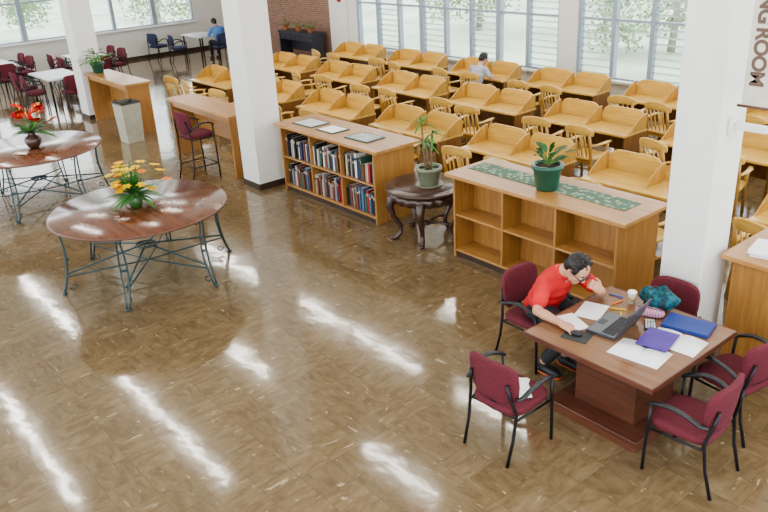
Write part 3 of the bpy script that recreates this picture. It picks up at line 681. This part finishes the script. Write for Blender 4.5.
def person(loc,rz,lab,J,shirt,pants,vox,hf,glasses=True,sleeve=.62,sc=1.0,bulk=1.0):
    hd=V(J['head']); f=V(hf).normalized(); s=V((0,1,0)); s=(s-f*s.dot(f)).normalized(); u=f.cross(s); 
    RH=Matrix((f,s,u)).transposed()
    def hp(x,y,z): return hd+RH@V((x,y,z))
    b=M()
    b.ell(hp(-.005,0,.02),(.098,.077,.098),R=RH); b.ell(hp(.022,0,-.045),(.068,.060,.068),R=RH); b.ell(hp(.062,0,-.095),(.026,.03,.02),R=RH)
    b.ell(hp(.012,0,-.07),(.07,.052,.045),R=RH)
    b.caps(hp(.088,0,.012),hp(.108,0,-.022),.009,.014); b.ell(hp(.098,0,-.028),(.014,.019,.009),R=RH)
    b.ell(hp(.082,0,-.058),(.012,.026,.007),R=RH); b.ell(hp(.08,0,-.070),(.012,.022,.008),R=RH)
    for q in(-1,1):
        b.ell(hp(-.005,q*.078,-.01),(.018,.009,.032),R=RH); b.ell(hp(.05,q*.038,-.03),(.03,.025,.025),R=RH); b.ell(hp(.07,q*.032,.028),(.02,.024,.01),R=RH)
    b.caps(J['neck'],hd+RH@V((-.02,0,-.04)),.058,.054)
    b.caps(J['chest'],J['neck'],.10,.06); b.caps(J['pelvis'],J['chest'],.10,.10)
    for k in('R','L'):
        b.caps(J['chest'],J['sh'+k],.07,.05); b.caps(J['sh'+k],J['el'+k],.046,.038); 
        e,w_=V(J['el'+k]),V(J['wr'+k]); b.caps(e,e.lerp(w_,.35),.038,.041); b.caps(e.lerp(w_,.35),w_,.041,.027)
        hand(b,J['wr'+k],J['hd'+k],J['hn'+k],J.get('cu'+k,.4),1 if k=='R' else -1)
        b.caps(J['hip'+k],J['kn'+k],.07,.05); b.caps(J['kn'+k],J['an'+k],.045,.035); b.caps(J['pelvis'],J['hip'+k],.09,.07)
    body=remesh(b,"body",SKIN,vox,4)
    sh=M(); ch=V(J['chest']); pe=V(J['pelvis']); ax=(ch-pe).normalized(); sy=V((0,1,0)); fx=sy.cross(ax)
    RT=Matrix((fx,sy,ax)).transposed()
    for t_,ry,rx in((-.02,.165,.125),(.25,.162,.125),(.5,.165,.122),(.75,.175,.12),(.95,.17,.105)):
        sh.ell(pe.lerp(ch,t_),(rx*bulk,ry*bulk,.10),R=RT)
    sh.ell(ch+ax*.04,(.085*bulk,.13*bulk,.06),R=RT); sh.caps(J['chest'],V(J['chest']).lerp(V(J['neck']),.72),.085,.072)
    for k in('R','L'):
        s0,e0=V(J['sh'+k]),V(J['el'+k]); sh.caps(ch+ax*.01,s0,.085*bulk,.062*bulk); sh.caps(s0,s0.lerp(e0,sleeve),.062*bulk,.060*bulk)
    shm=remesh(sh,"shirt",shirt,max(vox,.009),10)
    pt=M()
    pt.ell(pe+V((0,0,-.01)),(.14,.175,.12))
    for k in('R','L'):
        h_,k_,a_=V(J['hip'+k]),V(J['kn'+k]),V(J['an'+k]); pt.caps(h_,k_,.098,.07); pt.caps(k_,k_.lerp(a_,.88),.070,.055)
    ptm=remesh(pt,"trousers",pants,max(vox,.01),6)
    hr=M(); hr.ell(hp(-.024,0,.036),(.096,.085,.090),R=RH,nu=32,nv=20); hr.ell(hp(-.055,0,-.01),(.058,.074,.070),R=RH)
    random.seed(3)
    for k in range(150):
        a=random.uniform(0,2*pi); e=random.uniform(.0,1.55); dd=V((math.cos(a)*math.cos(e),math.sin(a)*math.cos(e),math.sin(e)))
        if dd.x>.5 and dd.z<.55: continue
        c0=hp(-.022+dd.x*.088,dd.y*.076,.036+dd.z*.080); tdir=(RH@V((.55,dd.y*.5,.25+.3*dd.z))+V((random.uniform(-.4,.4),random.uniform(-.4,.4),random.uniform(-.3,.3)))).normalized()
        hr.caps(c0,c0+tdir*random.uniform(.02,.04),.011,.004,6)
    for q in(-1,1):
        hr.ell(hp(.018,q*.071,.03),(.028,.012,.036),R=RH)
    hrm=remesh(hr,"hair",HAIR,max(vox*.8,.0045),1)
    kids=[("shirt",shm,0,None,()),("trousers",ptm,0,None,()),("hair",hrm,0,None,())]
    mth=M()
    for q in(-1,1):
        ew=M().ell(hp(.080,q*.031,.008),(.010,.014,.009),R=RH); ep=M().ell(hp(.087,q*.031,.006),(.005,.006,.006),R=RH)
        kids.append(P("eye",ew,CUPM,0,None,[P("pupil",ep,BLACKP)]))
        kids.append(P("eyebrow",M().tube([hp(.088,q*.015,.030),hp(.089,q*.032,.036),hp(.078,q*.052,.029)],.004,6),HAIR))
    mth.ell(hp(.090,0,-.064),(.005,.022,.003),R=RH)
    kids+=[P("mouth",mth,LIPS)]
    if glasses:
        g=M()
        for q in(-1,1):
            g.tube([hp(.103,q*.033+.027*math.cos(a_*pi/8),.008+.021*math.sin(a_*pi/8)) for a_ in range(17)],.0042,6)
            g.tube([hp(.103,q*.060,.012),hp(.05,q*.086,.014),hp(-.01,q*.088,.01)],.0038,6)
        g.tube([hp(.103,-.007,.012),hp(.106,0,.015),hp(.103,.007,.012)],.0035,6)
        kids.append(P("glasses",g,BLACKP))
    for k in('R','L'):
        a_=V(J['an'+k]); so=M(); 
        so.ell((a_.x+.06,a_.y,.04),(.13,.045,.04),e=.8,fn=lambda p:(p.x,p.y,p.z*(1-.25*(p.x/.13)) )); so.ell((a_.x-.01,a_.y,.075),(.052,.04,.045))
        sl_=M().ell((a_.x+.06,a_.y,.010),(.134,.048,.010),e=.6)
        kids.append(P("shoe",so,SHOEM,0,None,[P("sole",sl_,SHOEO)]))
    root=ob("person",body,None,loc,(0,0,rz)); root["label"]=lab; root["category"]="person"; root.scale=(sc,)*3
    addparts(root,kids); return root
W=1.12
JM=dict(pelvis=(-.02,.02,.60),chest=(.17,0,.955),neck=(.275,-.02,1.065),head=(.41,-.05,1.13),
 shR=(.20,-.23,.95),elR=(.27,-.40,.80),wrR=(.55,-.43,.80),
 shL=(.22,.21,.95),elL=(.45,.27,.805),wrL=(.565,.10,.92),
 hipR=(.03,-.09,.60),hipL=(.03,.11,.60),knR=(.47,-.12,.58),knL=(.47,.14,.58),anR=(.14,-.12,.11),anL=(.20,.12,.11))
JM={k:tuple(a/W for a in v) for k,v in JM.items()}
JM.update(hdR=(1,.0,-.15),hnR=(0,0,1),cuR=.5,hdL=(-.3,-.65,.65),hnL=(.75,-.2,.35),cuL=1.1)
person((-4.08,5.1,0),0,"man in red T-shirt and glasses leaning over his laptop",JM,REDSH,DARKP,.0055,(.74,-.03,-.67),sc=W,bulk=1.08)
JB=dict(pelvis=(0,0,.56),chest=(.12,0,.95),neck=(.19,0,1.07),head=(.27,0,1.16),shR=(.13,-.19,.98),shL=(.13,.19,.98),elR=(.20,-.27,.80),elL=(.20,.27,.80),wrR=(.42,-.14,.78),wrL=(.42,.14,.78),hdR=(1,.3,-.1),hdL=(1,-.3,-.1),hnR=(0,0,1),hnL=(0,0,1),
 hipR=(.03,-.09,.55),hipL=(.03,.09,.55),knR=(.44,-.12,.54),knL=(.45,.12,.54),anR=(.42,-.12,.10),anL=(.42,.12,.10))
person((PX,11.8,0),pi/2,"person with dark hair in pale shirt seated at a desk",JB,WHSH,DARKP,.012,(.8,0,-.5),False)
person((-23.2,12.22,0),pi,"person in a blue shirt seated at a reading table",JB,BLUESH,DARKP,.014,(.9,0,-.3),False,sleeve=.95)
# ---------------------------------------------------------------- world
wd=bpy.data.worlds.new("world"); bpy.context.scene.world=wd; wd.use_nodes=True
bg=wd.node_tree.nodes["Background"]; bg.inputs[0].default_value=(.89,.945,1,1); bg.inputs[1].default_value=4.0
